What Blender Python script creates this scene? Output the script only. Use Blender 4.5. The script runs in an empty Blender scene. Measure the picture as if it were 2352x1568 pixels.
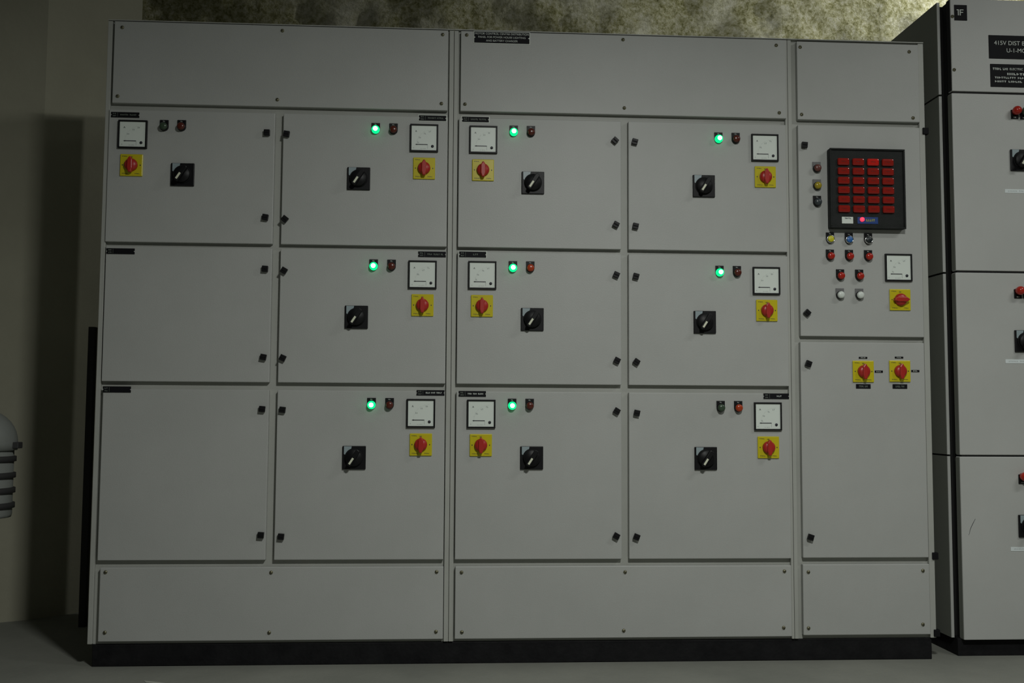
import bpy, bmesh, math, random
from mathutils import Vector, Matrix, noise

random.seed(7)
S = bpy.context.scene
COL = S.collection
PI = math.pi

# ------------------------------------------------------------------ camera
cam_d = bpy.data.cameras.new('camera')
cam = bpy.data.objects.new('camera', cam_d)
COL.objects.link(cam)
right = Vector((0.998198098, -0.059716830, 0.005869987))
up = Vector((-0.009907787, -0.067546150, 0.997666955))
fwd = Vector((0.059181013, 0.995927416, 0.068016100))
m = Matrix.Identity(4)
for i in range(3):
    m[i][0], m[i][1], m[i][2] = right[i], up[i], -fwd[i]
m[0][3], m[1][3], m[2][3] = 1.17976, -3.39239, 0.84439
cam.matrix_world = m
cam_d.sensor_width = 36.0
cam_d.lens = 2300.0 * 36.0 / 2352.0
cam_d.clip_start = 0.05
S.camera = cam

# ------------------------------------------------------------------ view + world
S.view_settings.view_transform = 'Standard'
S.view_settings.look = 'None'
S.view_settings.gamma = 1.0
S.view_settings.use_curve_mapping = False
S.view_settings.exposure = 0.0
W = bpy.data.worlds.new('world')
S.world = W
W.use_nodes = True
bg = W.node_tree.nodes['Background']
bg.inputs[0].default_value = (0.86, 0.92, 0.86, 1)
bg.inputs[1].default_value = 0.03

# ------------------------------------------------------------------ lamps of the hall and an added rock light
def area(name, loc, target, sx, sy, power, col):
    d = bpy.data.lights.new(name, 'AREA')
    d.shape = 'RECTANGLE'
    d.size, d.size_y = sx, sy
    d.energy = power
    d.color = col
    o = bpy.data.objects.new(name, d)
    COL.objects.link(o)
    o.location = loc
    o.rotation_euler = (Vector(target) - Vector(loc)).to_track_quat('-Z', 'Y').to_euler()
    return o
FL = (0.98, 1.0, 0.955)
area('tube_light_right', (4.2, -1.7, 3.0), (4.2, -1.7, 0), 1.1, 0.2, 20, FL)
area('tube_light_middle', (1.92, -2.68, 2.60), (1.92, -2.68, 0), 0.34, 0.12, 70, FL)
area('tube_light_behind_cabinets', (4.5, 1.53, 3.3), (0.0, 1.0, 2.0), 0.12, 0.3, 21, FL)
area('rock_fill_light', (2.75, 0.55, 3.45), (3.0, 2.0, 2.75), 0.4, 0.15, 5.6, FL)  # added only to brighten the rock; no such fixture is known

# ------------------------------------------------------------------ materials
def mat(name, col, rough=0.5, metal=0.0, emit=None, est=0.0, spec=0.5, coat=0.0):
    M = bpy.data.materials.new(name)
    M.use_nodes = True
    b = M.node_tree.nodes['Principled BSDF']
    b.inputs['Base Color'].default_value = (*col, 1)
    b.inputs['Roughness'].default_value = rough
    b.inputs['Metallic'].default_value = metal
    b.inputs['Specular IOR Level'].default_value = spec
    b.inputs['Coat Weight'].default_value = coat
    if emit:
        b.inputs['Emission Color'].default_value = (*emit, 1)
        b.inputs['Emission Strength'].default_value = est
    return M

def noisy(M, cols, scale, detail=6, bump=0.0, bscale=None, rough=None, dist=0.0, pos=(0.3, 0.7)):
    """base colour from an object-space noise ramp, plus optional bump"""
    nt = M.node_tree
    b = nt.nodes['Principled BSDF']
    tc = nt.nodes.new('ShaderNodeTexCoord')
    n = nt.nodes.new('ShaderNodeTexNoise')
    n.inputs['Scale'].default_value = scale
    n.inputs['Detail'].default_value = detail
    n.inputs['Roughness'].default_value = 0.62
    n.inputs['Distortion'].default_value = dist
    nt.links.new(tc.outputs['Object'], n.inputs['Vector'])
    r = nt.nodes.new('ShaderNodeValToRGB')
    e = r.color_ramp.elements
    k = len(cols)
    for i, c in enumerate(cols):
        p = pos[0] + (pos[1] - pos[0]) * i / (k - 1)
        if i == 0:
            el = e[0]; el.position = p
        elif i == k - 1:
            el = e[-1]; el.position = p
        else:
            el = e.new(p)
        el.color = (*c, 1)
    nt.links.new(n.outputs['Fac'], r.inputs['Fac'])
    nt.links.new(r.outputs['Color'], b.inputs['Base Color'])
    if bump:
        n2 = nt.nodes.new('ShaderNodeTexNoise')
        n2.inputs['Scale'].default_value = bscale or scale * 4
        n2.inputs['Detail'].default_value = 5
        nt.links.new(tc.outputs['Object'], n2.inputs['Vector'])
        bp = nt.nodes.new('ShaderNodeBump')
        bp.inputs['Strength'].default_value = bump
        bp.inputs['Distance'].default_value = 0.004
        nt.links.new(n2.outputs['Fac'], bp.inputs['Height'])
        nt.links.new(bp.outputs['Normal'], b.inputs['Normal'])
    return M

M_paint = noisy(mat('grey_paint', (.42, .43, .39), .48), [(.402, .412, .392), (.445, .454, .434)], 3.0, 8, 0.10, 260)
M_frame = noisy(mat('grey_frame_paint', (.40, .41, .37), .5), [(.375, .385, .352), (.43, .438, .405)], 4.0, 8, 0.06, 200)
M_board = noisy(mat('light_grey_paint', (.47, .48, .46), .45), [(.45, .46, .44), (.49, .50, .48)], 3.0, 8, 0.08, 260)
M_side = mat('shaded_side_paint', (.18, .19, .165), .7, spec=.2)  # board grey darkened to put the shade of its left-facing sides into colour
M_black = mat('black_plastic', (.007, .007, .008), .45, spec=.25)
M_matte = mat('matte_black', (.006, .006, .007), .7, spec=.2)
M_groove = mat('gap_shade_black', (.008, .008, .008), .9)  # near-black colour standing in for shade inside gaps and seams
M_plinth = noisy(mat('black_base_paint', (.012, .012, .013), .65, spec=.2), [(.005, .005, .006), (.012, .012, .013)], 20, 6, 0.3, 90)
M_yellow = mat('yellow_plate', (.60, .52, .015), .28)
M_red = mat('red_knob', (.44, .025, .018), .36)
M_white = mat('meter_white', (.74, .80, .74), .4)
M_ivory = mat('ivory_pointer', (.72, .74, .58), .45)
M_sticker = mat('pale_blue_sticker', (.30, .37, .39), .4)
M_text = mat('white_engraving', (.62, .66, .62), .6)
M_dim = mat('dim_engraving', (.16, .19, .16), .6)
M_ink = mat('black_ink', (.02, .02, .03), .5)
M_faint = mat('grey_ink', (.34, .37, .36), .5)
M_plate = mat('engraved_black_laminate', (.007, .007, .009), .6, spec=.15)
M_rim = mat('aluminium_edge', (.55, .58, .53), .4)
M_paper = mat('pale_paper', (.72, .78, .78), .7)
M_pencil = mat('pale_grey_ink', (.42, .46, .46), .7)
M_screw = mat('brassy_screw', (.20, .19, .12), .4, .6)
M_chrome = mat('chrome', (.75, .76, .75), .18, 1.0)
M_lensR = mat('dark_red_lens', (.10, .020, .012), .25)
M_lensRb = mat('bright_red_lens', (.42, .022, .012), .22)
M_lensRo = mat('orange_red_lens', (.42, .05, .012), .25)  # red lens brightened in colour for a dim glow and reflection
M_lensG = mat('unlit_green_lens', (.045, .075, .045), .25)
M_litG = mat('lit_green_lens', (.0, .25, .1), .3, emit=(0.0, 1.0, .30), est=1.05)
M_litC = mat('lit_green_core', (.5, .9, .7), .3, emit=(.45, 1.0, .72), est=16.0)
M_lensY = mat('yellow_lens', (.35, .27, .02), .2)
M_lensK = mat('dark_grey_lens', (.04, .05, .055), .3)
M_lensBr = mat('brown_lens', (.14, .05, .04), .3)
M_lensW = mat('white_lens', (.70, .75, .70), .35)
M_capY = mat('yellow_cap', (.62, .58, .02), .4)
M_capB = mat('blue_cap', (.03, .14, .42), .4)
M_capK = mat('black_cap', (.012, .018, .02), .4)
M_window = mat('red_window', (.30, .016, .010), .11, spec=.8)
M_windowB = mat('brighter_red_window', (.60, .018, .012), .11, spec=.8)
M_housing = noisy(mat('annunciator_housing', (.012, .014, .013), .6, spec=.25), [(.009, .011, .010), (.016, .018, .017)], 30, 4, .2, 300)
M_blue = mat('blue_tag', (.02, .06, .24), .4)
M_led = mat('lit_red_led', (.6, .02, .03), .3, emit=(1, .03, .06), est=2.2)
M_yink = mat('yellow_ink', (.42, .40, .03), .5)
M_dull = mat('unlit_grey_tag', (.16, .16, .16), .5)
M_plaster = noisy(mat('plaster', (.36, .35, .27), .9), [(.32, .31, .235), (.40, .39, .30)], 1.6, 8, .25, 40)
M_floor = noisy(mat('concrete_floor', (.30, .31, .27), .8), [(.185, .192, .167), (.255, .260, .226)], 2.2, 10, .25, 60)
M_scuff = mat('pale_floor_scuff', (.45, .46, .41), .8)
M_strip = mat('dark_strip', (.02, .019, .017), .7)
M_case = noisy(mat('pale_grey_casing', (.30, .32, .30), .6), [(.27, .29, .27), (.34, .36, .34)], 5, 5)
M_caseD = mat('dark_casing_bands', (.05, .05, .05), .7)

# mossy rock: pale beige stone with olive and dark growth
M_rock = mat('mossy_rock', (.35, .33, .2), .95)
def rock_nodes():
    nt = M_rock.node_tree
    b = nt.nodes['Principled BSDF']
    tc = nt.nodes.new('ShaderNodeTexCoord')
    def nz(scale, det, rough=.65, dist=0.):
        n = nt.nodes.new('ShaderNodeTexNoise')
        n.inputs['Scale'].default_value = scale
        n.inputs['Detail'].default_value = det
        n.inputs['Roughness'].default_value = rough
        n.inputs['Distortion'].default_value = dist
        nt.links.new(tc.outputs['Object'], n.inputs['Vector'])
        return n
    a = nz(34, 12, .78, .2)
    r = nt.nodes.new('ShaderNodeValToRGB')
    e = r.color_ramp.elements
    e[0].position = .30; e[0].color = (.06, .058, .022, 1)
    e[1].position = .66; e[1].color = (.62, .605, .50, 1)
    x = e.new(.43); x.color = (.22, .212, .085, 1)
    x = e.new(.53); x.color = (.43, .415, .26, 1)
    nt.links.new(a.outputs['Fac'], r.inputs['Fac'])
    c = nz(1.5, 6, .65)
    r2 = nt.nodes.new('ShaderNodeValToRGB')
    r2.color_ramp.elements[0].position = .50; r2.color_ramp.elements[0].color = (0, 0, 0, 1)
    r2.color_ramp.elements[1].position = .66; r2.color_ramp.elements[1].color = (1, 1, 1, 1)
    nt.links.new(c.outputs['Fac'], r2.inputs['Fac'])
    mx = nt.nodes.new('ShaderNodeMixRGB')
    mx.inputs[2].default_value = (.60, .592, .52, 1)
    ml = nt.nodes.new('ShaderNodeMath'); ml.operation = 'MULTIPLY'; ml.inputs[1].default_value = .75
    nt.links.new(r2.outputs['Color'], ml.inputs[0])
    nt.links.new(ml.outputs[0], mx.inputs[0])
    nt.links.new(r.outputs['Color'], mx.inputs[1])
    nt.links.new(mx.outputs[0], b.inputs['Base Color'])
    h = nz(40, 8, .7)
    bp = nt.nodes.new('ShaderNodeBump')
    bp.inputs['Strength'].default_value = .8
    bp.inputs['Distance'].default_value = .012
    nt.links.new(h.outputs['Fac'], bp.inputs['Height'])
    nt.links.new(bp.outputs['Normal'], b.inputs['Normal'])
rock_nodes()

# ------------------------------------------------------------------ mesh builder
class MB:
    def __init__(self):
        self.bm = bmesh.new()
        self.mats = []

    def mi(self, M):
        if M not in self.mats:
            self.mats.append(M)
        return self.mats.index(M)

    def _merge(self, t, M, smooth=False, mtx=None):
        k = self.mi(M)
        if mtx is not None:
            bmesh.ops.transform(t, matrix=mtx, verts=t.verts)
        bmesh.ops.recalc_face_normals(t, faces=t.faces)
        vm = {v: self.bm.verts.new(v.co) for v in t.verts}
        for f in t.faces:
            try:
                g = self.bm.faces.new([vm[v] for v in f.verts])
            except ValueError:
                continue
            g.material_index = k
            g.smooth = smooth
        t.free()

    def box(self, x0, x1, y0, y1, z0, z1, M, bev=0.0, mtx=None, seg=2):
        t = bmesh.new()
        bmesh.ops.create_cube(t, size=1.0)
        for v in t.verts:
            v.co = Vector(((x0 + x1) / 2 + v.co.x * (x1 - x0), (y0 + y1) / 2 + v.co.y * (y1 - y0), (z0 + z1) / 2 + v.co.z * (z1 - z0)))
        if bev:
            bmesh.ops.bevel(t, geom=list(t.edges), offset=bev, segments=seg, affect='EDGES', profile=.5)
        self._merge(t, M, False, mtx)

    def prism(self, pts, y0, y1, M, bev=0.0, mtx=None):
        """outline in x,z extruded along y"""
        t = bmesh.new()
        a = [t.verts.new((x, y0, z)) for x, z in pts]
        b = [t.verts.new((x, y1, z)) for x, z in pts]
        n = len(pts)
        fr = t.faces.new(a)
        t.faces.new(b[::-1])
        for i in range(n):
            j = (i + 1) % n
            t.faces.new((a[i], b[i], b[j], a[j]))
        if bev:
            bmesh.ops.bevel(t, geom=list(fr.edges), offset=bev, segments=2, affect='EDGES', profile=.5)
        self._merge(t, M, False, mtx)

    def lathe(self, prof, M, seg=28, smooth=True, cx=0.0, cz=0.0, mtx=None):
        """profile of (radius, y) turned about the y axis, first and last closed"""
        t = bmesh.new()
        rings = []
        for r, y in prof:
            if r <= 1e-6:
                rings.append([t.verts.new((cx, y, cz))])
            else:
                rings.append([t.verts.new((cx + r * math.cos(2 * PI * i / seg), y, cz + r * math.sin(2 * PI * i / seg))) for i in range(seg)])
        for A, B in zip(rings, rings[1:]):
            for i in range(seg):
                j = (i + 1) % seg
                if len(A) == 1 and len(B) == 1:
                    continue
                if len(A) == 1:
                    t.faces.new((A[0], B[i], B[j]))
                elif len(B) == 1:
                    t.faces.new((A[i], A[j], B[0]))
                else:
                    t.faces.new((A[i], A[j], B[j], B[i]))
        for R_ in (rings[0], rings[-1]):
            if len(R_) > 2:
                t.faces.new(R_)
        self._merge(t, M, smooth, mtx)

    def text(self, s, x, y, z, size, M, align='CENTER', depth=0.0003, bold=0.0):
        c = bpy.data.curves.new('t', 'FONT')
        c.body = s
        c.size = size
        c.align_x = align
        c.align_y = 'CENTER'
        c.extrude = depth
        c.offset = bold
        o = bpy.data.objects.new('t', c)
        COL.objects.link(o)
        bpy.context.view_layer.update()
        me = bpy.data.meshes.new_from_object(o.evaluated_get(bpy.context.evaluated_depsgraph_get()))
        t = bmesh.new()
        t.from_mesh(me)
        bpy.data.objects.remove(o)
        bpy.data.curves.remove(c)
        bpy.data.meshes.remove(me)
        self._merge(t, M, False, Matrix.Translation((x, y, z)) @ Matrix.Rotation(PI / 2, 4, 'X'))

    def glyphs(self, x0, x1, z, h, M, y=-0.0003, gap=.45, words=(5,), seed=1):
        """small lettering too fine to read: strokes of letter height, in words"""
        rnd = random.Random(seed)
        tot = sum(words) + (len(words) - 1) * .8
        u = (x1 - x0) / tot
        x = x0
        for w in words:
            for i in range(w):
                a = x + i * u
                ww = u * (1 - gap)
                k = rnd.randint(0, 3)
                if k == 0:
                    self.box(a, a + ww, y, 0, z - h / 2, z - h * .2, M)
                    self.box(a, a + ww * .4, y, 0, z - h * .2, z + h / 2, M)
                elif k == 1:
                    self.box(a, a + ww, y, 0, z + h * .2, z + h / 2, M)
                    self.box(a + ww * .3, a + ww * .7, y, 0, z - h / 2, z + h * .2, M)
                elif k == 2:
                    self.box(a, a + ww * .35, y, 0, z - h / 2, z + h / 2, M)
                    self.box(a + ww * .65, a + ww, y, 0, z - h / 2, z + h / 2, M)
                else:
                    self.box(a + ww * .42, a + ww, y, 0, z - h * .14, z + h * .14, M)
                    self.box(a, a + ww * .4, y, 0, z - h / 2, z + h / 2, M)
            x += (w + .8) * u

    def mesh(self, name):
        me = bpy.data.meshes.new(name)
        self.bm.to_mesh(me)
        self.bm.free()
        for M in self.mats:
            me.materials.append(M)
        return me

    def build(self, name, parent=None, loc=(0, 0, 0), label=None):
        return put(name, self.mesh(name), parent, loc, label)

def put(name, me, parent=None, loc=(0, 0, 0), label=None, rot=None):
    o = bpy.data.objects.new(name, me)
    COL.objects.link(o)
    o.location = loc
    if rot:
        o.rotation_euler = rot
    if parent:
        o.parent = parent
    if label:
        o['label'] = label
    return o

def thing(name, label, cat, loc=(0, 0, 0), group=None):
    o = bpy.data.objects.new(name, None)
    COL.objects.link(o)
    o.location = loc
    o.empty_display_size = .1
    o['label'] = label
    o['category'] = cat
    if group:
        o['group'] = group
    return o

def structure(o):
    o['kind'] = 'structure'
    return o

# ------------------------------------------------------------------ setting
b = MB()
b.box(-5, 8, -7, 4.5, -.12, 0, M_floor)
FLOOR = structure(b.build('floor'))
b = MB()
b.prism([(0, 0), (.035, .012), (.075, .030), (.085, .045), (.070, .048), (.045, .030), (.012, .016)], 0, .0012, M_scuff, mtx=Matrix.Translation((.235, -.165, .0012)) @ Matrix.Rotation(-PI / 2, 4, 'X') @ Matrix.Scale(-1, 4, (0, 0, 1)))
b.build('scuff_mark', FLOOR, label='pale scuff')
b = MB()
b.prism([(2.70, -.262), (3.9, -.225), (3.9, -.275), (2.70, -.30)], 0, .0012, M_scuff, mtx=Matrix.Translation((0, 0, .0012)) @ Matrix.Rotation(-PI / 2, 4, 'X') @ Matrix.Scale(-1, 4, (0, 0, 1)))
b.build('painted_stripe', FLOOR, label='pale stripe')

def wall_left():
    b = MB()
    d = Vector((.724, .689))
    d2 = Vector((.893, .450))
    n = Vector((-.62, .785))
    p = Vector((-.503, .756))
    A, B = p - d2 * 2.4, p + d * .405
    pts = [A, p, B, B + n * .35, p + n * .37, A + n * .35]
    t = bmesh.new()
    lo = [t.verts.new((q.x, q.y, 0)) for q in pts]
    hi = [t.verts.new((q.x, q.y, 3.9)) for q in pts]
    t.faces.new(lo[::-1]); t.faces.new(hi)
    for i in range(len(pts)):
        j = (i + 1) % len(pts)
        t.faces.new((lo[i], lo[j], hi[j], hi[i]))
    b._merge(t, M_plaster)
    return b.build('wall_left')
structure(wall_left())

def wall_back():
    nx, nz = 260, 110
    x0, x1, z0, z1 = -1.6, 6.0, 0.0, 4.2
    t = bmesh.new()
    g = []
    for k in range(nz + 1):
        row = []
        for i in range(nx + 1):
            x = x0 + (x1 - x0) * i / nx
            z = z0 + (z1 - z0) * k / nz
            q = Vector((x, 0, z))
            y = 2.12 - .06 * max(0, z - 1.5) ** 1.5
            y -= .10 * (noise.fractal(q * 1.1, 1.0, 2.0, 3)) + .022 * noise.fractal(q * 7 + Vector((3, 1, 2)), .9, 2.0, 5)
            row.append(t.verts.new((x, y, z)))
        g.append(row)
    for k in range(nz):
        for i in range(nx):
            t.faces.new((g[k][i], g[k][i + 1], g[k + 1][i + 1], g[k + 1][i]))
    # give it depth behind
    bk = [t.verts.new(c) for c in ((x0, 2.7, z0), (x1, 2.7, z0), (x1, 2.7, z1), (x0, 2.7, z1))]
    t.faces.new(bk[::-1])
    b = MB()
    b._merge(t, M_rock, True)
    o = b.build('wall_back')
    return o
structure(wall_back())

# ------------------------------------------------------------------ device meshes (mount plane y = 0, front towards -y)
def me_latch():
    b = MB()
    b.lathe([(.0085, 0), (.0085, -.004)], M_black, 20)
    b.box(-.0100, .0100, -.014, -.003, -.0100, .0100, M_black, .0012)
    b.box(-.0080, .0080, -.0155, -.0135, -.002, .002, M_matte, .0006)
    return b.mesh('latch')

def me_screw():
    b = MB()
    b.lathe([(.0062, 0), (.0062, -.001), (.0048, -.0035), (0, -.0042)], M_screw, 16)
    b.box(-.0042, .0042, -.0046, -.0036, -.0007, .0007, M_matte)
    return b.mesh('screw')

def me_meter():
    b = MB()
    w = .048
    t = .0052
    for x0, x1, z0, z1 in ((-w, w, w - t, w), (-w, w, -w, -w + t), (-w, -w + t, -w + t, w - t), (w - t, w, -w + t, w - t)):
        b.box(x0, x1, -.009, 0, z0, z1, M_black, .0008)
    return b.mesh('ammeter')

def me_dial(seed):
    """white quadrant face with needle at rest, pivot cap bottom right"""
    b = MB()
    rnd = random.Random(seed)
    b.box(-.0430, .0430, -.0055, -.001, -.0430, .0430, M_white)
    y = -.0060
    f = lambda u, v: (-.043 + .086 * u, .043 - .086 * v)
    # arc scale round the pivot
    cx, cz = f(.80, .76)
    for i in range(19):
        a = PI / 2 + (PI / 2) * i / 18
        r0, r1 = .0500, (.0512 if i % 3 else .0525)
        m_ = Matrix.Translation((cx, 0, cz)) @ Matrix.Rotation(-a, 4, 'Y')
        b.box(r0, r1, y, -.005, -.00018, .00018, M_faint, mtx=m_)
    x, z = f(.18, .23)
    b.text('A', x, y, z, .0085, M_ink)
    for (u, v), wd in zip(((.74, .23), (.54, .32), (.34, .49)), (2, 2, 2)):
        x, z = f(u, v)
        b.glyphs(x - .0042, x + .0042, z, .0050, M_faint, y, .35, (wd,), rnd.randint(0, 999))
    if seed % 2:
        x, z = f(.27, .68)
        b.glyphs(x - .0035, x + .0035, z, .005, M_faint, y, .35, (2,), seed)
    x0, z0 = f(.15, .765)
    x1, z1 = f(.64, .765)
    b.box(x0 + .004, x1, y - .0006, -.005, z0 - .0011, z0 + .0011, M_ink)
    b.prism([(x0, z0), (x0 + .006, z0 + .0021), (x0 + .006, z0 - .0021)], y - .0006, -.005, M_ink)
    xb, zb = f(.64, .93)
    b.box(xb - .0004, xb + .0004, y, -.005, zb, z0, M_faint)
    x, z = f(.08, .90)
    b.glyphs(x, x + .004, z, .003, M_faint, y, .4, (1,), seed + 5)
    x, z = f(.36, .93)
    b.glyphs(x, x + .019, z, .0022, M_faint, y, .5, (2, 4), seed + 9)
    x, z = f(.835, .83)
    b.lathe([(.0048, -.005), (.0048, -.0072), (.003, -.008), (0, -.008)], M_ink, 18, cx=x, cz=z)
    return b.mesh('dial')

def me_yplate(seed=3):
    b = MB()
    b.box(-.0375, .0375, -.005, 0, -.0375, .0375, M_yellow, .0022)
    y = -.0054
    for x0, x1, z, w in ((-.031, -.013, .0295, (5,)), (-.030, -.010, -.0290, (6,)), (.012, .029, -.0290, (5,))):
        b.glyphs(x0, x1, z, .0030, M_ink, y, .3, w, seed)
    b.glyphs(-.004, .004, .0275, .004, M_ink, y, .3, (2,), seed + 2)
    b.box(-.031, -.028, y, -.004, -.002, .002, M_ink)
    b.box(.028, .031, y, -.004, -.002, .002, M_ink)
    return b.mesh('rotary_switch')

def me_rknob():
    b = MB()
    b.lathe([(.0215, -.004), (.0215, -.012), (.0200, -.0160), (.014, -.0200), (0, -.0215)], M_red, 36)
    # grip rib with a pointed lower end
    b.prism([(-.0022, .0255), (.0022, .0255), (.0085, .0150), (.0088, -.0130), (.0045, -.0270), (-.0045, -.0270), (-.0088, -.0130), (-.0085, .0150)], -.0265, -.012, M_red, .0030)
    return b.mesh('knob')

def me_isolator():
    b = MB()
    w = .0388
    b.box(-w, w, -.007, 0, -w, w, M_black, .0018)
    b.lathe([(.0305, -.006), (.0305, -.0095), (.029, -.0105)], M_matte, 40)
    return b.mesh('isolator_switch')

def me_iknob():
    b = MB()
    b.lathe([(.0275, -.009), (.0275, -.018), (.0255, -.0205), (0, -.0205)], M_black, 40)
    a = math.radians(57)
    m_ = Matrix.Rotation(-a, 4, 'Y')
    b.prism([(-.030, .0045), (-.026, .0075), (.026, .0075), (.030, .0045), (.030, -.0045), (.026, -.0075), (-.026, -.0075), (-.030, -.0045)], -.036, -.019, M_black, .0018, m_)
    return b.mesh('knob')

def me_pointer():
    b = MB()
    m_ = Matrix.Rotation(-math.radians(57), 4, 'Y')
    b.box(-.0245, -.0005, -.0372, -.0355, -.0034, .0034, M_ivory, .0006, m_)
    return b.mesh('pointer')

def me_sticker():
    b = MB()
    pts = [(-.0335, .0375), (-.0080, .0375)]
    for i in range(7):
        a = math.radians(108 + i * 9)
        pts.append((.0312 * math.cos(a), .0312 * math.sin(a)))
    pts.append((-.0335, .012))
    b.prism(pts, -.0079, -.0068, M_sticker)
    return b.mesh('sticker')

def me_tag(seed=1, back=M_black, ink=M_text):
    """label carrier of a lamp: square top, round bottom"""
    b = MB()
    pts = [(-.0143, .019), (.0143, .019)]
    for i in range(13):
        a = -PI * i / 12
        pts.append((.0143 * math.cos(a), -.0047 + .0143 * math.sin(a)))
    b.prism(pts, -.004, 0, back, .0008)
    b.glyphs(-.004, .004, .0140, .0030, ink, -.0044, .35, (2,), seed)
    return b.mesh('indicator_lamp')

def me_lens(M, core=None):
    b = MB()
    z = -.0047
    b.lathe([(.0140, -.003), (.0140, -.009), (.0128, -.0105)], M_black if not core else M_litG, 28, cz=z)
    b.lathe([(.0126, -.0095), (.0126, -.0150), (.0118, -.0178), (.0095, -.0200), (.0055, -.0214), (0, -.0219)], M, 28, cz=z)
    if core:
        b.lathe([(.0078, -.0196), (.0070, -.0222), (.0040, -.0234), (0, -.0238)], core, 24, cz=z)
    return b.mesh('lens')

def me_cap(M):
    b = MB()
    b.lathe([(.0105, -.008), (.0105, -.0135), (.0095, -.0145), (0, -.0148)], M, 28, cz=-.0047)
    return b.mesh('cap')

def me_ring():
    b = MB()
    b.lathe([(.0138, -.003), (.0138, -.0115), (.0125, -.0128), (.0107, -.0120), (.0107, -.008)], M_chrome, 32, cz=-.0047)
    return b.mesh('ring')

def me_ball(M):
    b = MB()
    prof = [(.0115, 0), (.0115, -.008)]
    for i in range(1, 10):
        a = -PI / 4 + (3 * PI / 4) * i / 9
        prof.append((.0158 * math.cos(a) if i < 9 else 0, -.020 - .0158 * math.sin(a)))
    b.lathe(prof, M, 28, cz=.005)
    return b.mesh('lens')

def me_tag_low():
    b = MB()
    b.box(-.0135, .0135, -.004, 0, -.021, .012, M_black, .001)
    b.glyphs(-.005, .005, -.016, .0035, M_text, -.0044, .3, (2,), 4)
    return b.mesh('indicator_lamp')

def me_name(w, h, seed, words, ink, rim=False, left=True):
    """fishtail-ended engraved strip"""
    b = MB()
    x, z = w / 2, h / 2
    if rim:
        b.box(-x - .0030, x + .0030, -.0008, 0, -z - .0030, z + .0030, M_rim)
    n = .0030
    b.prism([(-x, z), (x, z), (x, .0025), (x - n, .0008), (x - n, -.0008), (x, -.0025), (x, -z), (-x, -z), (-x, -.0025), (-x + n, -.0008), (-x + n, .0008), (-x, .0025)], -.0022, 0, M_plate)
    y = -.0026
    if left:
        b.box(-x + w * .23, -x + w * .23 + .0006, y, -.002, -z + .002, z - .002, M_dim)
        b.glyphs(-x + w * .07, -x + w * .19, h * .20, .0042, M_dim, y, .35, (2,), seed + 1)
        b.glyphs(-x + w * .07, -x + w * .19, -h * .22, .0042, M_dim, y, .35, (3,), seed + 2)
    if words:
        tot = sum(words) + len(words) * .8
        ww = min(w * .58, tot * .0046)
        c = w * .12 if left else 0
        b.glyphs(c - ww / 2, c + ww / 2, 0, .0052, ink, y, .3, words, seed)
    return b.mesh('nameplate')

ME = dict(latch=me_latch(), screw=me_screw(), meter=me_meter(), rknob=me_rknob(), yplate=me_yplate(), iso=me_isolator(), iknob=me_iknob(),
          pointer=me_pointer(), sticker=me_sticker(), tag=me_tag(1), tagdull=me_tag(2, M_dull, M_dim), ring=me_ring(),
          lit=me_lens(M_litG, M_litC), red=me_lens(M_lensR), redb=me_lens(M_lensRb), redo=me_lens(M_lensRo), green=me_lens(M_lensG),
          yellow=me_lens(M_lensY), dark=me_lens(M_lensK), brown=me_lens(M_lensBr), white=me_lens(M_lensW),
          capY=me_cap(M_capY), capB=me_cap(M_capB), capK=me_cap(M_capK), ball=me_ball(M_lensRb), ballG=me_ball(M_lensG), taglow=me_tag_low())
DIALS = [me_dial(i) for i in range(3)]

LENS = {'lit': 'lit green lens', 'red': 'dark red unlit lens', 'redb': 'bright red lens', 'redo': 'orange-red lens', 'green': 'unlit green lens',
        'yellow': 'yellow lens', 'dark': 'dark grey lens', 'brown': 'brownish red lens', 'white': 'white lens'}

def rel(root, x, z, y=0.0):
    return (x - root.location.x, y - root.location.y, z - root.location.z)

def lamp(root, x, z, kind, tag='tag'):
    t = put('indicator_lamp', ME[tag], root, rel(root, x, z))
    t['label'] = ('lamp with ' + LENS[kind])
    put('lens', ME[kind], t, label=LENS[kind])
    return t

def button(root, x, z, kind, colname):
    t = put('push_button', ME['tag'], root, rel(root, x, z), colname + ' push button with chrome ring')
    put('ring', ME['ring'], t, label='chrome ring')
    put('cap', ME[kind], t, label=colname + ' button cap')

def meter(root, x, z, k):
    t = put('ammeter', ME['meter'], root, rel(root, x, z))
    put('dial', DIALS[k % 3], t, label='white dial with black needle')

def yswitch(root, x, z, turn=0.0):
    t = put('rotary_switch', ME['yplate'], root, rel(root, x, z), 'yellow switch plate with red knob')
    put('knob', ME['rknob'], t, label='red knob', rot=(0, turn, 0) if turn else None)

def isolator(root, x, z, y=0.0):
    t = put('isolator_switch', ME['iso'], root, rel(root, x, z, y), 'black switch with ivory pointer')
    put('knob', ME['iknob'], t)
    put('pointer', ME['pointer'], t, label='ivory pointer')
    put('sticker', ME['sticker'], t, label='pale blue corner sticker')

def panel(root, name, x0, x1, z0, z1, M=M_paint, th=.019, y=0.0, bev=.0022):
    cx, cz = (x0 + x1) / 2, z0
    b = MB()
    b.box(x0 - cx, x1 - cx, 0, th, 0, z1 - z0, M, bev)
    return b.build(name, root, rel(root, cx, cz, y))

def on(part, root, x, z, y=0.0):
    """position of a point of the front plane in a part's own frame"""
    return (x - root.location.x - part.location.x, y - root.location.y - part.location.y, z - root.location.z - part.location.z)

def latches(door, root, pts):
    rnd = random.Random(int(pts[0][0] * 1000))
    for x, z, a in pts:
        put('latch', ME['latch'], door, on(door, root, x, z), rot=(0, math.radians(a), 0))

def screws(pan, root, pts, y=0.0):
    for x, z in pts:
        put('screw', ME['screw'], pan, on(pan, root, x, z, y), rot=(0, random.uniform(0, 3), 0))

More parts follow.
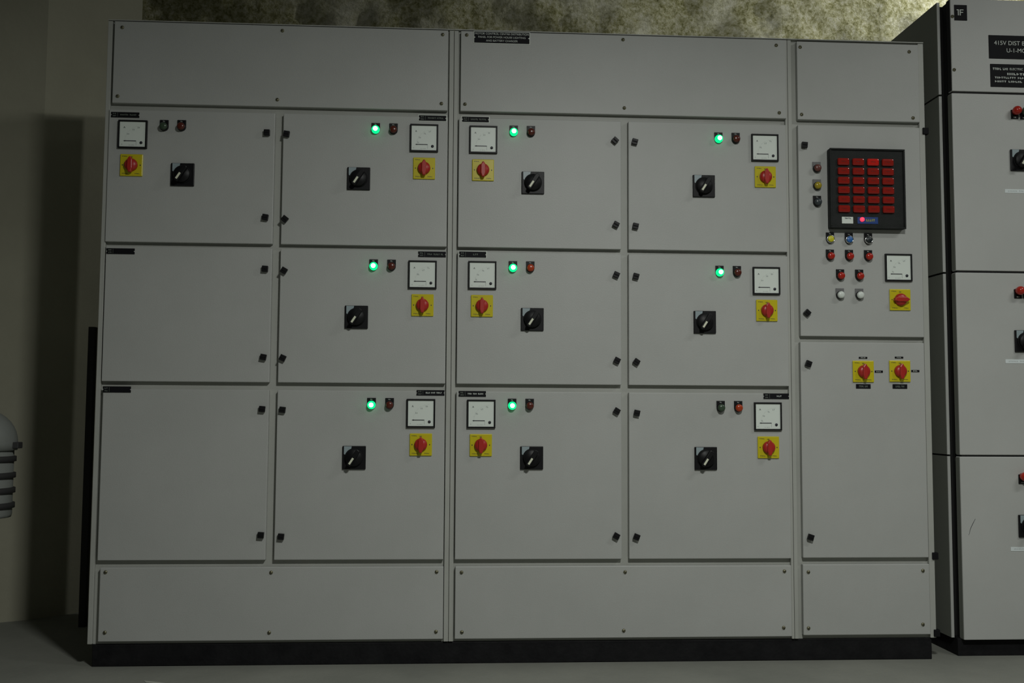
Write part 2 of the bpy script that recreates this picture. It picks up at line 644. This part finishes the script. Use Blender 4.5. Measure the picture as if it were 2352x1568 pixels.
def nameplate(door, root, x0, x1, z0, z1, seed, words, ink=M_dim, rim=False):
    put('nameplate', me_name(x1 - x0, z1 - z0, seed, words, ink, rim), door, on(door, root, (x0 + x1) / 2, (z0 + z1) / 2))

# ------------------------------------------------------------------ the row of cabinets
DEPTH = .92
TOP = 2.157
ROWS = [(1.3975, 1.8475), (.931, 1.3825), (.3445, .9055)]

def carcass(root, x0, x1, bands, posts, lpost, rpost):
    """sheet-steel body with a recessed front and raised corner posts"""
    b = MB()
    L = lambda v: v - root.location.x
    yb = .020
    b.box(L(x0), L(x1), yb, DEPTH, .072, TOP, M_frame)
    b.box(L(x0) + .0006, L(x0) + lpost, .006, yb, .074, TOP - .002, M_frame, .0015)
    b.box(L(x1) - rpost, L(x1) - .0006, .006, yb, .074, TOP - .002, M_frame, .0015)
    return b.build('carcass', root)

def top_sheet(root, x0, x1):
    b = MB()
    L = lambda v: v - root.location.x
    b.box(L(x0) + .0006, L(x1) - .0006, .005, DEPTH, TOP, TOP + .003, M_frame)
    return b.build('top_sheet', root)

# --- left section
A = thing('switchgear_cabinet', 'left wide grey cabinet with two blank doors and four fitted with meters', 'cabinet', (.587, 0, .072), 'grey control cabinets in one row')
A.location.z = 0.0
carcass(A, 0, 1.175, None, None, .0155, .016)
top_sheet(A, 0, 1.175)
p = panel(A, 'cover_panel', .024, 1.154, 1.870, 2.153)
screws(p, A, [(.050, 2.131), (.587, 2.135), (1.135, 2.137), (.042, 1.893), (.575, 1.894), (1.133, 1.894)])
p = panel(A, 'cover_panel', .036, 1.157, .0835, .3215)
screws(p, A, [(.054, .307), (.589, .304), (1.134, .304), (.058, .113), (.587, .109), (1.134, .108)])
for r, (z0, z1) in enumerate(ROWS):
    d = panel(A, 'door', (.016, .020, .026)[r], .569, z0, z1)
    d['label'] = ('door with meter, switches and two unlit lamps', 'blank door', 'blank door')[r]
    latches(d, A, [[(.544, 1.777, 0), (.545, 1.487, 8)], [(.548, 1.312, 3), (.549, 1.015, 10)], [(.549, .842, 5), (.554, .427, 4)]][r])
    nameplate(d, A, *[(.023, .116, 1.820, 1.838), (.023, .115, 1.356, 1.375), (.026, .117, .894, .914)][r], 11 + r, [(6, 5), None, None][r])
    d = panel(A, 'door', .597, 1.156, z0, z1)
    d['label'] = 'door with meter, switches and lit green lamp'
    latches(d, A, [[(.610, 1.774, 8), (.610, 1.482, 38)], [(.611, 1.307, 30), (.613, 1.013, 24)], [(.616, .840, 6), (.620, .422, 5)]][r])
    nameplate(d, A, *[(1.057, 1.150, 1.833, 1.851), (1.060, 1.154, 1.361, 1.380), (1.060, 1.154, .891, .909)][r], 21 + r, [(6, 5), (4, 5, 2), (4, 4, 5)][r], [M_dim, M_dim, M_text][r], r == 0)
meter(A, .0975, 1.762, 0); yswitch(A, .096, 1.657)
lamp(A, .200, 1.795, 'green'); lamp(A, .258, 1.796, 'red'); isolator(A, .266, 1.628)
for r, (zm, zy, zi, zl) in enumerate([(1.771, 1.666, 1.626, 1.801), (1.300, 1.196, 1.153, 1.331), (.831, .726, .682, .8625)]):
    meter(A, 1.0755, zm, r + 1)
    yswitch(A, 1.0765, zy)
    lamp(A, .910, zl, 'lit'); lamp(A, .9705, zl, ('red', 'red', 'redo')[r] if r < 2 else 'red')
    isolator(A, .855, zi)

# --- middle section
B = thing('switchgear_cabinet', 'middle wide grey cabinet with a white-lettered black plate on its top cover', 'cabinet', (1.7625, 0, 0), 'grey control cabinets in one row')
carcass(B, 1.175, 2.350, None, None, .015, .0095)
top_sheet(B, 1.175, 2.350)
p = panel(B, 'cover_panel', 1.198, 2.343, 1.870, 2.153)
screws(p, B, [(1.218, 2.138), (1.764, 2.137), (2.309, 2.132), (1.214, 1.894), (1.768, 1.894), (2.317, 1.890)])
b = MB()
b.box(-.0985, .0985, -.0010, 0, -.0220, .0220, M_rim)
b.prism([(-.0955, .0190), (.0955, .0190), (.0955, .0035), (.0915, .0012), (.0915, -.0012), (.0955, -.0035), (.0955, -.0190), (-.0955, -.0190), (-.0955, -.0035), (-.0915, -.0012), (-.0915, .0012), (-.0955, .0035)], -.0028, 0, M_plate)
b.text('MOTOR CONTROL CENTRE DISTRIBUTION', 0, -.0030, .0125, .0096, M_text)
b.text('PANEL FOR POWER HOUSE LIGHTING', 0, -.0030, .0005, .0096, M_text)
b.text('AND BATTERY CHARGER', 0, -.0030, -.0120, .0096, M_text)
b.build('title_plate', p, on(p, B, 1.340, 2.131), 'black plate with three lines of white lettering')
p = panel(B, 'cover_panel', 1.196, 2.339, .0835, .3215)
screws(p, B, [(1.217, .302), (1.768, .301), (2.315, .302), (1.220, .106), (1.763, .107), (2.310, .113)])
for r, (z0, z1) in enumerate(ROWS):
    d = panel(B, 'door', 1.194, 1.757, z0, z1)
    d['label'] = 'door with meter at its left and lit green lamp'
    latches(d, B, [[(1.734, 1.776, 42), (1.737, 1.482, 28)], [(1.738, 1.308, 24), (1.740, 1.014, 28)], [(1.739, .842, 32), (1.737, .422, 30)]][r])
    nameplate(d, B, *[(1.205, 1.297, 1.832, 1.850), (1.199, 1.291, 1.362, 1.382), (1.202, 1.294, .888, .907)][r], 31 + r, [(6, 6), (3,), (4, 4, 5)][r], [M_dim, M_dim, M_text][r], r < 2)
    d = panel(B, 'door', 1.782, 2.340, z0, z1)
    d['label'] = ('door with meter at its right and lit green lamp', 'door with meter at its right and lit green lamp', 'door with meter at its right and both lamps unlit')[r]
    latches(d, B, [[(1.803, 1.773, 14), (1.805, 1.478, 12)], [(1.806, 1.304, 14), (1.807, 1.010, 35)], [(1.808, .836, 12), (1.806, .419, 22)]][r])
    if r == 2:
        nameplate(d, B, 2.249, 2.342 - .004, .887, .906, 44, (3,), M_text)
for r, (zm, zy, zi, zl) in enumerate([(1.770, 1.664, 1.623, 1.803), (1.301, 1.196, 1.152, 1.332), (.830, .725, .683, .863)]):
    meter(B, 1.2785, zm, r)
    yswitch(B, 1.278, zy)
    lamp(B, 1.383, zl, 'lit'); lamp(B, 1.4425, zl, ('red', 'redo', 'red')[r])
    isolator(B, 1.450, zi)
for r, (zm, zy, zi, zl) in enumerate([(1.763, 1.660, 1.623, 1.795), (1.295, 1.192, 1.149, 1.3265), (.827, .721, .683, .860)]):
    meter(B, 2.2625, zm, r + 2)
    yswitch(B, 2.2635, zy)
    lamp(B, 2.099, zl, ('lit', 'lit', 'green')[r]); lamp(B, 2.160, zl, ('red', 'red', 'redo')[r])
    isolator(B, 2.0455, zi)

# --- right section with the alarm panel
Cc = thing('switchgear_cabinet', 'narrow grey cabinet with a black alarm panel of red windows', 'cabinet', (2.597, 0, 0), 'grey control cabinets in one row')
carcass(Cc, 2.350, 2.845, None, None, .014, .0205)
top_sheet(Cc, 2.350, 2.845)
p = panel(Cc, 'cover_panel', 2.383, 2.824, 1.868, 2.149)
screws(p, Cc, [(2.395, 2.128), (2.790, 2.122), (2.397, 1.886), (2.799, 1.883)])
p = panel(Cc, 'cover_panel', 2.379, 2.822, .087, .3245)
screws(p, Cc, [(2.398, .299), (2.799, .302), (2.396, .111), (2.795, .121)])
d = panel(Cc, 'door', 2.383, 2.822, 1.105, 1.8485)
d['label'] = 'door with alarm panel, lamps and buttons'
latches(d, Cc, [(2.403, 1.775, 4), (2.404, 1.185, 42)])
d = panel(Cc, 'door', 2.381, 2.821, .3465, 1.0845)
d['label'] = 'door with two yellow and red switches'
latches(d, Cc, [(2.406, 1.009, 22), (2.405, .417, 18)])
meter(Cc, 2.733, 1.348, 1)
yswitch(Cc, 2.737, 1.235, PI / 2)
yswitch(Cc, 2.601, .984)
yswitch(Cc, 2.731, .986)
for x, z, w, h, words, sd in ((2.602, 1.0315, .030, .0065, (3,), 1), (2.657, .984, .029, .0075, (3,), 2), (2.601, .9325, .052, .0155, (5, 3), 3),
                              (2.730, 1.0335, .030, .0065, (3,), 4), (2.787, .987, .029, .0075, (3,), 5), (2.731, .933, .052, .0155, (5, 3), 6)):
    b = MB()
    b.box(-w / 2, w / 2, -.0018, 0, -h / 2, h / 2, M_plate, .0006)
    b.glyphs(-w * .3, w * .3, 0, h * .42, M_text if w < .04 else M_dim, -.0022, .35, words, sd)
    b.build('small_tag', d, on(d, Cc, x, z))
lamp(Cc, 2.447, 1.698, 'brown', 'tagdull'); lamp(Cc, 2.447, 1.636, 'yellow', 'tagdull'); lamp(Cc, 2.447, 1.578, 'dark', 'tag')
button(Cc, 2.491, 1.449, 'capY', 'yellow'); button(Cc, 2.558, 1.448, 'capB', 'blue'); button(Cc, 2.627, 1.448, 'capK', 'black')
for x in (2.490, 2.558, 2.626):
    lamp(Cc, x, 1.389, 'redb')
for x in (2.525, 2.593):
    lamp(Cc, x, 1.320, 'redb')
for x in (2.523, 2.592):
    lamp(Cc, x, 1.2535, 'white', 'tagdull')

def annunciator():
    x0, x1, z0, z1 = 2.4845, 2.7525, 1.480, 1.761
    cx, cz = (x0 + x1) / 2, (z0 + z1) / 2
    w, h = (x1 - x0) / 2, (z1 - z0) / 2
    b = MB()
    b.box(-w, w, -.026, 0, -h, h, M_housing, .004)
    t = .006
    for a0, a1, c0, c1 in ((-w, w, h - t, h), (-w, w, -h, -h + t), (-w, -w + t, -h + t, h - t), (w - t, w, -h + t, h - t)):
        b.box(a0, a1, -.031, -.024, c0, c1, M_housing, .0015)
    o = b.build('annunciator', Cc, rel(Cc, cx, cz), 'black alarm panel with red windows')
    wx, wz = .0420, .0255
    meW = []
    for M in (M_window, M_windowB):
        q = MB()
        q.box(-wx / 2, wx / 2, -.0095, 0, -wz / 2, wz / 2, M, .0052, seg=5)
        q.glyphs(-wx * .22, wx * .22, 0, .004, M_lensR, -.0098, .4, (5,), 3)
        meW.append(q.mesh('alarm_window'))
    gx = [2.5105 + .0215 + i * .0527 for i in range(4)]
    gz = [1.7130 - i * .0332 for i in range(6)]
    for r, z in enumerate(gz):
        for c, x in enumerate(gx):
            bright = (r == 0 and c == 2)
            put('alarm_window', meW[1] if bright else meW[0], o, (x - cx, -.0255, z - cz), 'brighter red window' if bright else None)
    q = MB()
    q.box(-.0200, .0200, -.0020, 0, -.0118, .0118, M_white, .0006)
    q.glyphs(-.010, .013, .0065, .0045, M_ink, -.0024, .2, (6,), 8)
    q.build('rating_tag', o, (2.5445 - cx, -.0258, 1.5078 - cz), 'white tag')
    q = MB()
    q.box(-.0365, .0365, -.0020, 0, -.0118, .0118, M_blue, .0006)
    q.glyphs(-.006, .026, .001, .0085, M_yink, -.0024, .22, (5,), 2)
    q.build('blue_tag', o, (2.6165 - cx, -.0258, 1.5080 - cz), 'blue tag with yellow lettering')
    q = MB()
    q.lathe([(.0075, 0), (.0075, -.003), (.0055, -.006), (0, -.0075)], M_led, 24)
    q.build('status_light', o, (2.5960 - cx, -.0280, 1.5110 - cz), 'lit red round light')
annunciator()

# hinge blocks on the free right-hand edge
for z in (1.838, .351, .090):
    b = MB()
    b.box(-.011, .010, -.004, .016, -.012, .012, M_matte, .002)
    b.build('hinge', Cc, rel(Cc, 2.846, z, .0045))

# --- base channel under the row
b = MB()
b.box(.014, 2.832, .014, DEPTH - .02, 0, .072, M_plinth, .003)
o = b.build('plinth', None)
o['label'] = 'long black steel base channel under the row of three cabinets'
o['category'] = 'base'

# ------------------------------------------------------------------ distribution board on the right
D = thing('distribution_board', 'separate taller grey switchboard marked 1F at the right edge', 'cabinet', (3.33, .03, 0))
DX0, DX1 = 2.931, 3.73
FY = .075                      # plane of its front flange
tiers = [(.060, .690), (.696, 1.339), (1.346, 1.987), (1.994, 2.335)]
b = MB()
Lx = lambda v: v - D.location.x
Ly = lambda v: v - D.location.y
for z0, z1 in tiers:
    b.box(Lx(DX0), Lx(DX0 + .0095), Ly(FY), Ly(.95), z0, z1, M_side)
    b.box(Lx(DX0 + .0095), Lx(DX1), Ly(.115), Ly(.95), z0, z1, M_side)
b.box(Lx(DX0 + .004), Lx(DX1 - .004), Ly(.12), Ly(.945), .06, 2.33, M_groove)
b.build('carcass', D, (0, 0, 0))
b = MB()
for z0, z1 in tiers:
    b.box(Lx(DX0 + .0002), Lx(DX0 + .0100), Ly(FY - .004), Ly(FY), z0, z1, M_board)
b.build('flange', D)
b = MB()
b.box(Lx(DX0 + .0095), Lx(DX1 - .003), Ly(.098), Ly(.12), .0605, 2.331, M_groove)
b.box(Lx(2.964), Lx(DX1 - .004), Ly(.034), Ly(.098), .062, 2.331, M_groove)
b.build('gap_filler', D)  # added black filler: the shade of the recessed gap built as solid
lab = ['lowest door', 'third door from top', 'upper door', 'top cover with nameplates']
parts = []
for k, (z0, z1) in enumerate(tiers):
    dx = (2.955, 2.956, 2.958, 2.960)[k] - .0
    q = MB()
    q.box(Lx(dx) - 0, Lx(DX1), 0, .030, z0, z1, M_board, .0025)
    q.box(Lx(dx) - .0004, Lx(dx) + .001, .004, .030, z0 + .003, z1 - .003, M_side if k < 3 else M_groove)  # left edge faces coloured dark for the shade on them
    parts.append(q.build('door' if k < 3 else 'cover_panel', D, (0, 0, 0), lab[k]))
top = parts[3]
FD = .03
def onD(x, z, y=0.0):
    return (x - D.location.x, y, z)
def plateD(parent, name, x0, x1, z0, z1, lines, label):
    q = MB()
    w, h = x1 - x0, z1 - z0
    q.box(0, w, -.002, 0, -h, 0, M_plate, .0005)
    for ln in lines:
        if ln[0] == 't':
            q.text(ln[1], ln[2], -.0023, ln[3], ln[4], M_text, 'LEFT', bold=.0)
        elif ln[0] == 'b':
            q.box(ln[1][0], ln[1][1], -.0024, -.001, ln[1][2], ln[1][3], M_text)
        else:
            q.glyphs(ln[1], ln[2], ln[3], ln[4], M_text, -.0024, .25, ln[5], ln[6])
    q.build(name, parent, onD(x0, z1), label)
plateD(top, 'section_tag', 2.974, 3.021, 2.254, 2.311, [('b', (.0125, .0160, -.0390, -.0170)), ('b', (.0085, .0124, -.0200, -.0170)), ('b', (.0195, .0230, -.0390, -.0170)), ('b', (.0231, .0335, -.0200, -.0170)), ('b', (.0231, .0320, -.0290, -.0260))], 'black tag reading 1F')
plateD(top, 'title_plate', 3.099, 3.42, 2.117, 2.203, [('t', '415V DIST B', .019, -.029, .0218), ('t', 'U-1-MO', .064, -.056, .0218)], 'black plate reading 415V DIST B')
plateD(top, 'maker_plate', 3.102, 3.42, 2.013, 2.097, [('g', .009, .066, -.018, .0085, (5, 3), 3), ('t', 'ELECTRIC', .071, -.018, .0115), ('g', .062, .20, -.036, .0080, (6, 5), 5), ('g', .016, .21, -.050, .0066, (10, 6, 7), 8), ('g', .016, .21, -.064, .0066, (5, 6, 5, 4), 9)], 'black plate with four lines of fine lettering')
for x, z in ((2.967, 2.268), (2.969, 2.072)):
    put('screw', ME['screw'], top, onD(x, z))
for door, zl, zi, zt, xi, xl in ((parts[2], 1.918, 1.746, 1.6345, 3.166, 3.187), (parts[1], 1.270, 1.097, 1.0255, 3.163, 3.180), (parts[0], .617, .450, .3705, 3.158, 3.177)):
    t = put('indicator_lamp', ME['taglow'], D, onD(xl, zl), 'lamp with bright red domed lens')
    put('lens', ME['ball'], t, label='bright red domed lens')
    t = put('indicator_lamp', ME['taglow'], D, onD(xl + .034, zl - .001), 'lamp with dark green domed lens')
    put('lens', ME['ballG'], t, label='dark green domed lens')
    isoD = put('isolator_switch', ME['iso'], D, onD(xi + .0388, zi), 'black switch with ivory pointer')
    put('knob', ME['iknob'], isoD)
    put('pointer', ME['pointer'], isoD, label='ivory pointer')
    put('sticker', ME['sticker'], isoD, label='pale blue corner sticker')
    q = MB()
    q.box(0, .12, -.001, 0, -.0068, .0068, M_paper)
    q.glyphs(.012, .11, 0, .0045, M_pencil, -.0013, .4, (6, 5, 4), int(zi * 100))
    q.build('paper_label', door, onD({3.166: 3.144, 3.163: 3.129, 3.158: 3.1295}[xi], zt), 'pale paper strip')
b = MB()
b.box(Lx(2.945), Lx(DX1 - .01), Ly(.055), Ly(.93), 0, .060, M_plinth, .002)
b.build('plinth', D, (0, 0, 0), 'black base')

q = MB()
q.prism([(-.0130, -.030), (-.0122, -.030), (-.0045, -.006), (.0040, .010), (.0125, .026), (.0115, .026), (.0022, .010), (-.0062, -.006)], -.0004, .0002, M_ink)
q.build('scratch', parts[0], onD(2.993, .449), 'thin dark scratch')

# ------------------------------------------------------------------ things by the left wall
b = MB()
b.box(-.013, .013, 0, .03, 0, 1.160, M_strip, .002)
o = b.build('upright_strip', None, (-.236, .62, 0))  # plain dark box for an unidentified dark upright streak
o['label'] = 'dark narrow upright strip beside the left end of the cabinet row'
o['category'] = 'bar'

E = thing('ribbed_casing', 'pale dome-topped casing with dark ribs on the wall at the left edge', 'machine casing', (-.545, .42, .44))
b = MB()
zrot = Matrix.Rotation(-PI / 2, 4, 'X')       # turns the lathe axis upright: y -> -z
def turned(prof, M, seg=40):
    b.lathe([(r, -z) for r, z in prof], M, seg, mtx=zrot)
dome = [(.118, .245), (.1195, .27)] + [(.1195 * math.cos(a), .27 + .125 * math.sin(a)) for a in [math.radians(10 * i) for i in range(1, 9)]] + [(0, .395)]
turned(dome, M_case)
b.build('dome', E, label='pale dome')
b = MB()
turned([(0, 0), (.105, 0), (.108, .01), (.108, .245), (0, .245)], M_case)
for z in (.03, .085, .14, .20):
    turned([(.100, z), (.1165, z + .004), (.1165, z + .022), (.100, z + .026)], M_caseD)
b.build('ribbed_body', E)
b = MB()
b.box(.10, .138, -.02, .02, .252, .275, M_caseD, .003)
b.build('lug', E, label='dark lug')
b = MB()
m_ = Matrix.Rotation(math.radians(26.7), 4, 'Z')
b.box(-.05, .05, .06, .270, .06, .11, M_caseD, .003, m_)
b.box(-.07, .07, .258, .276, .02, .20, M_caseD, .002, m_)
b.build('bracket', E)
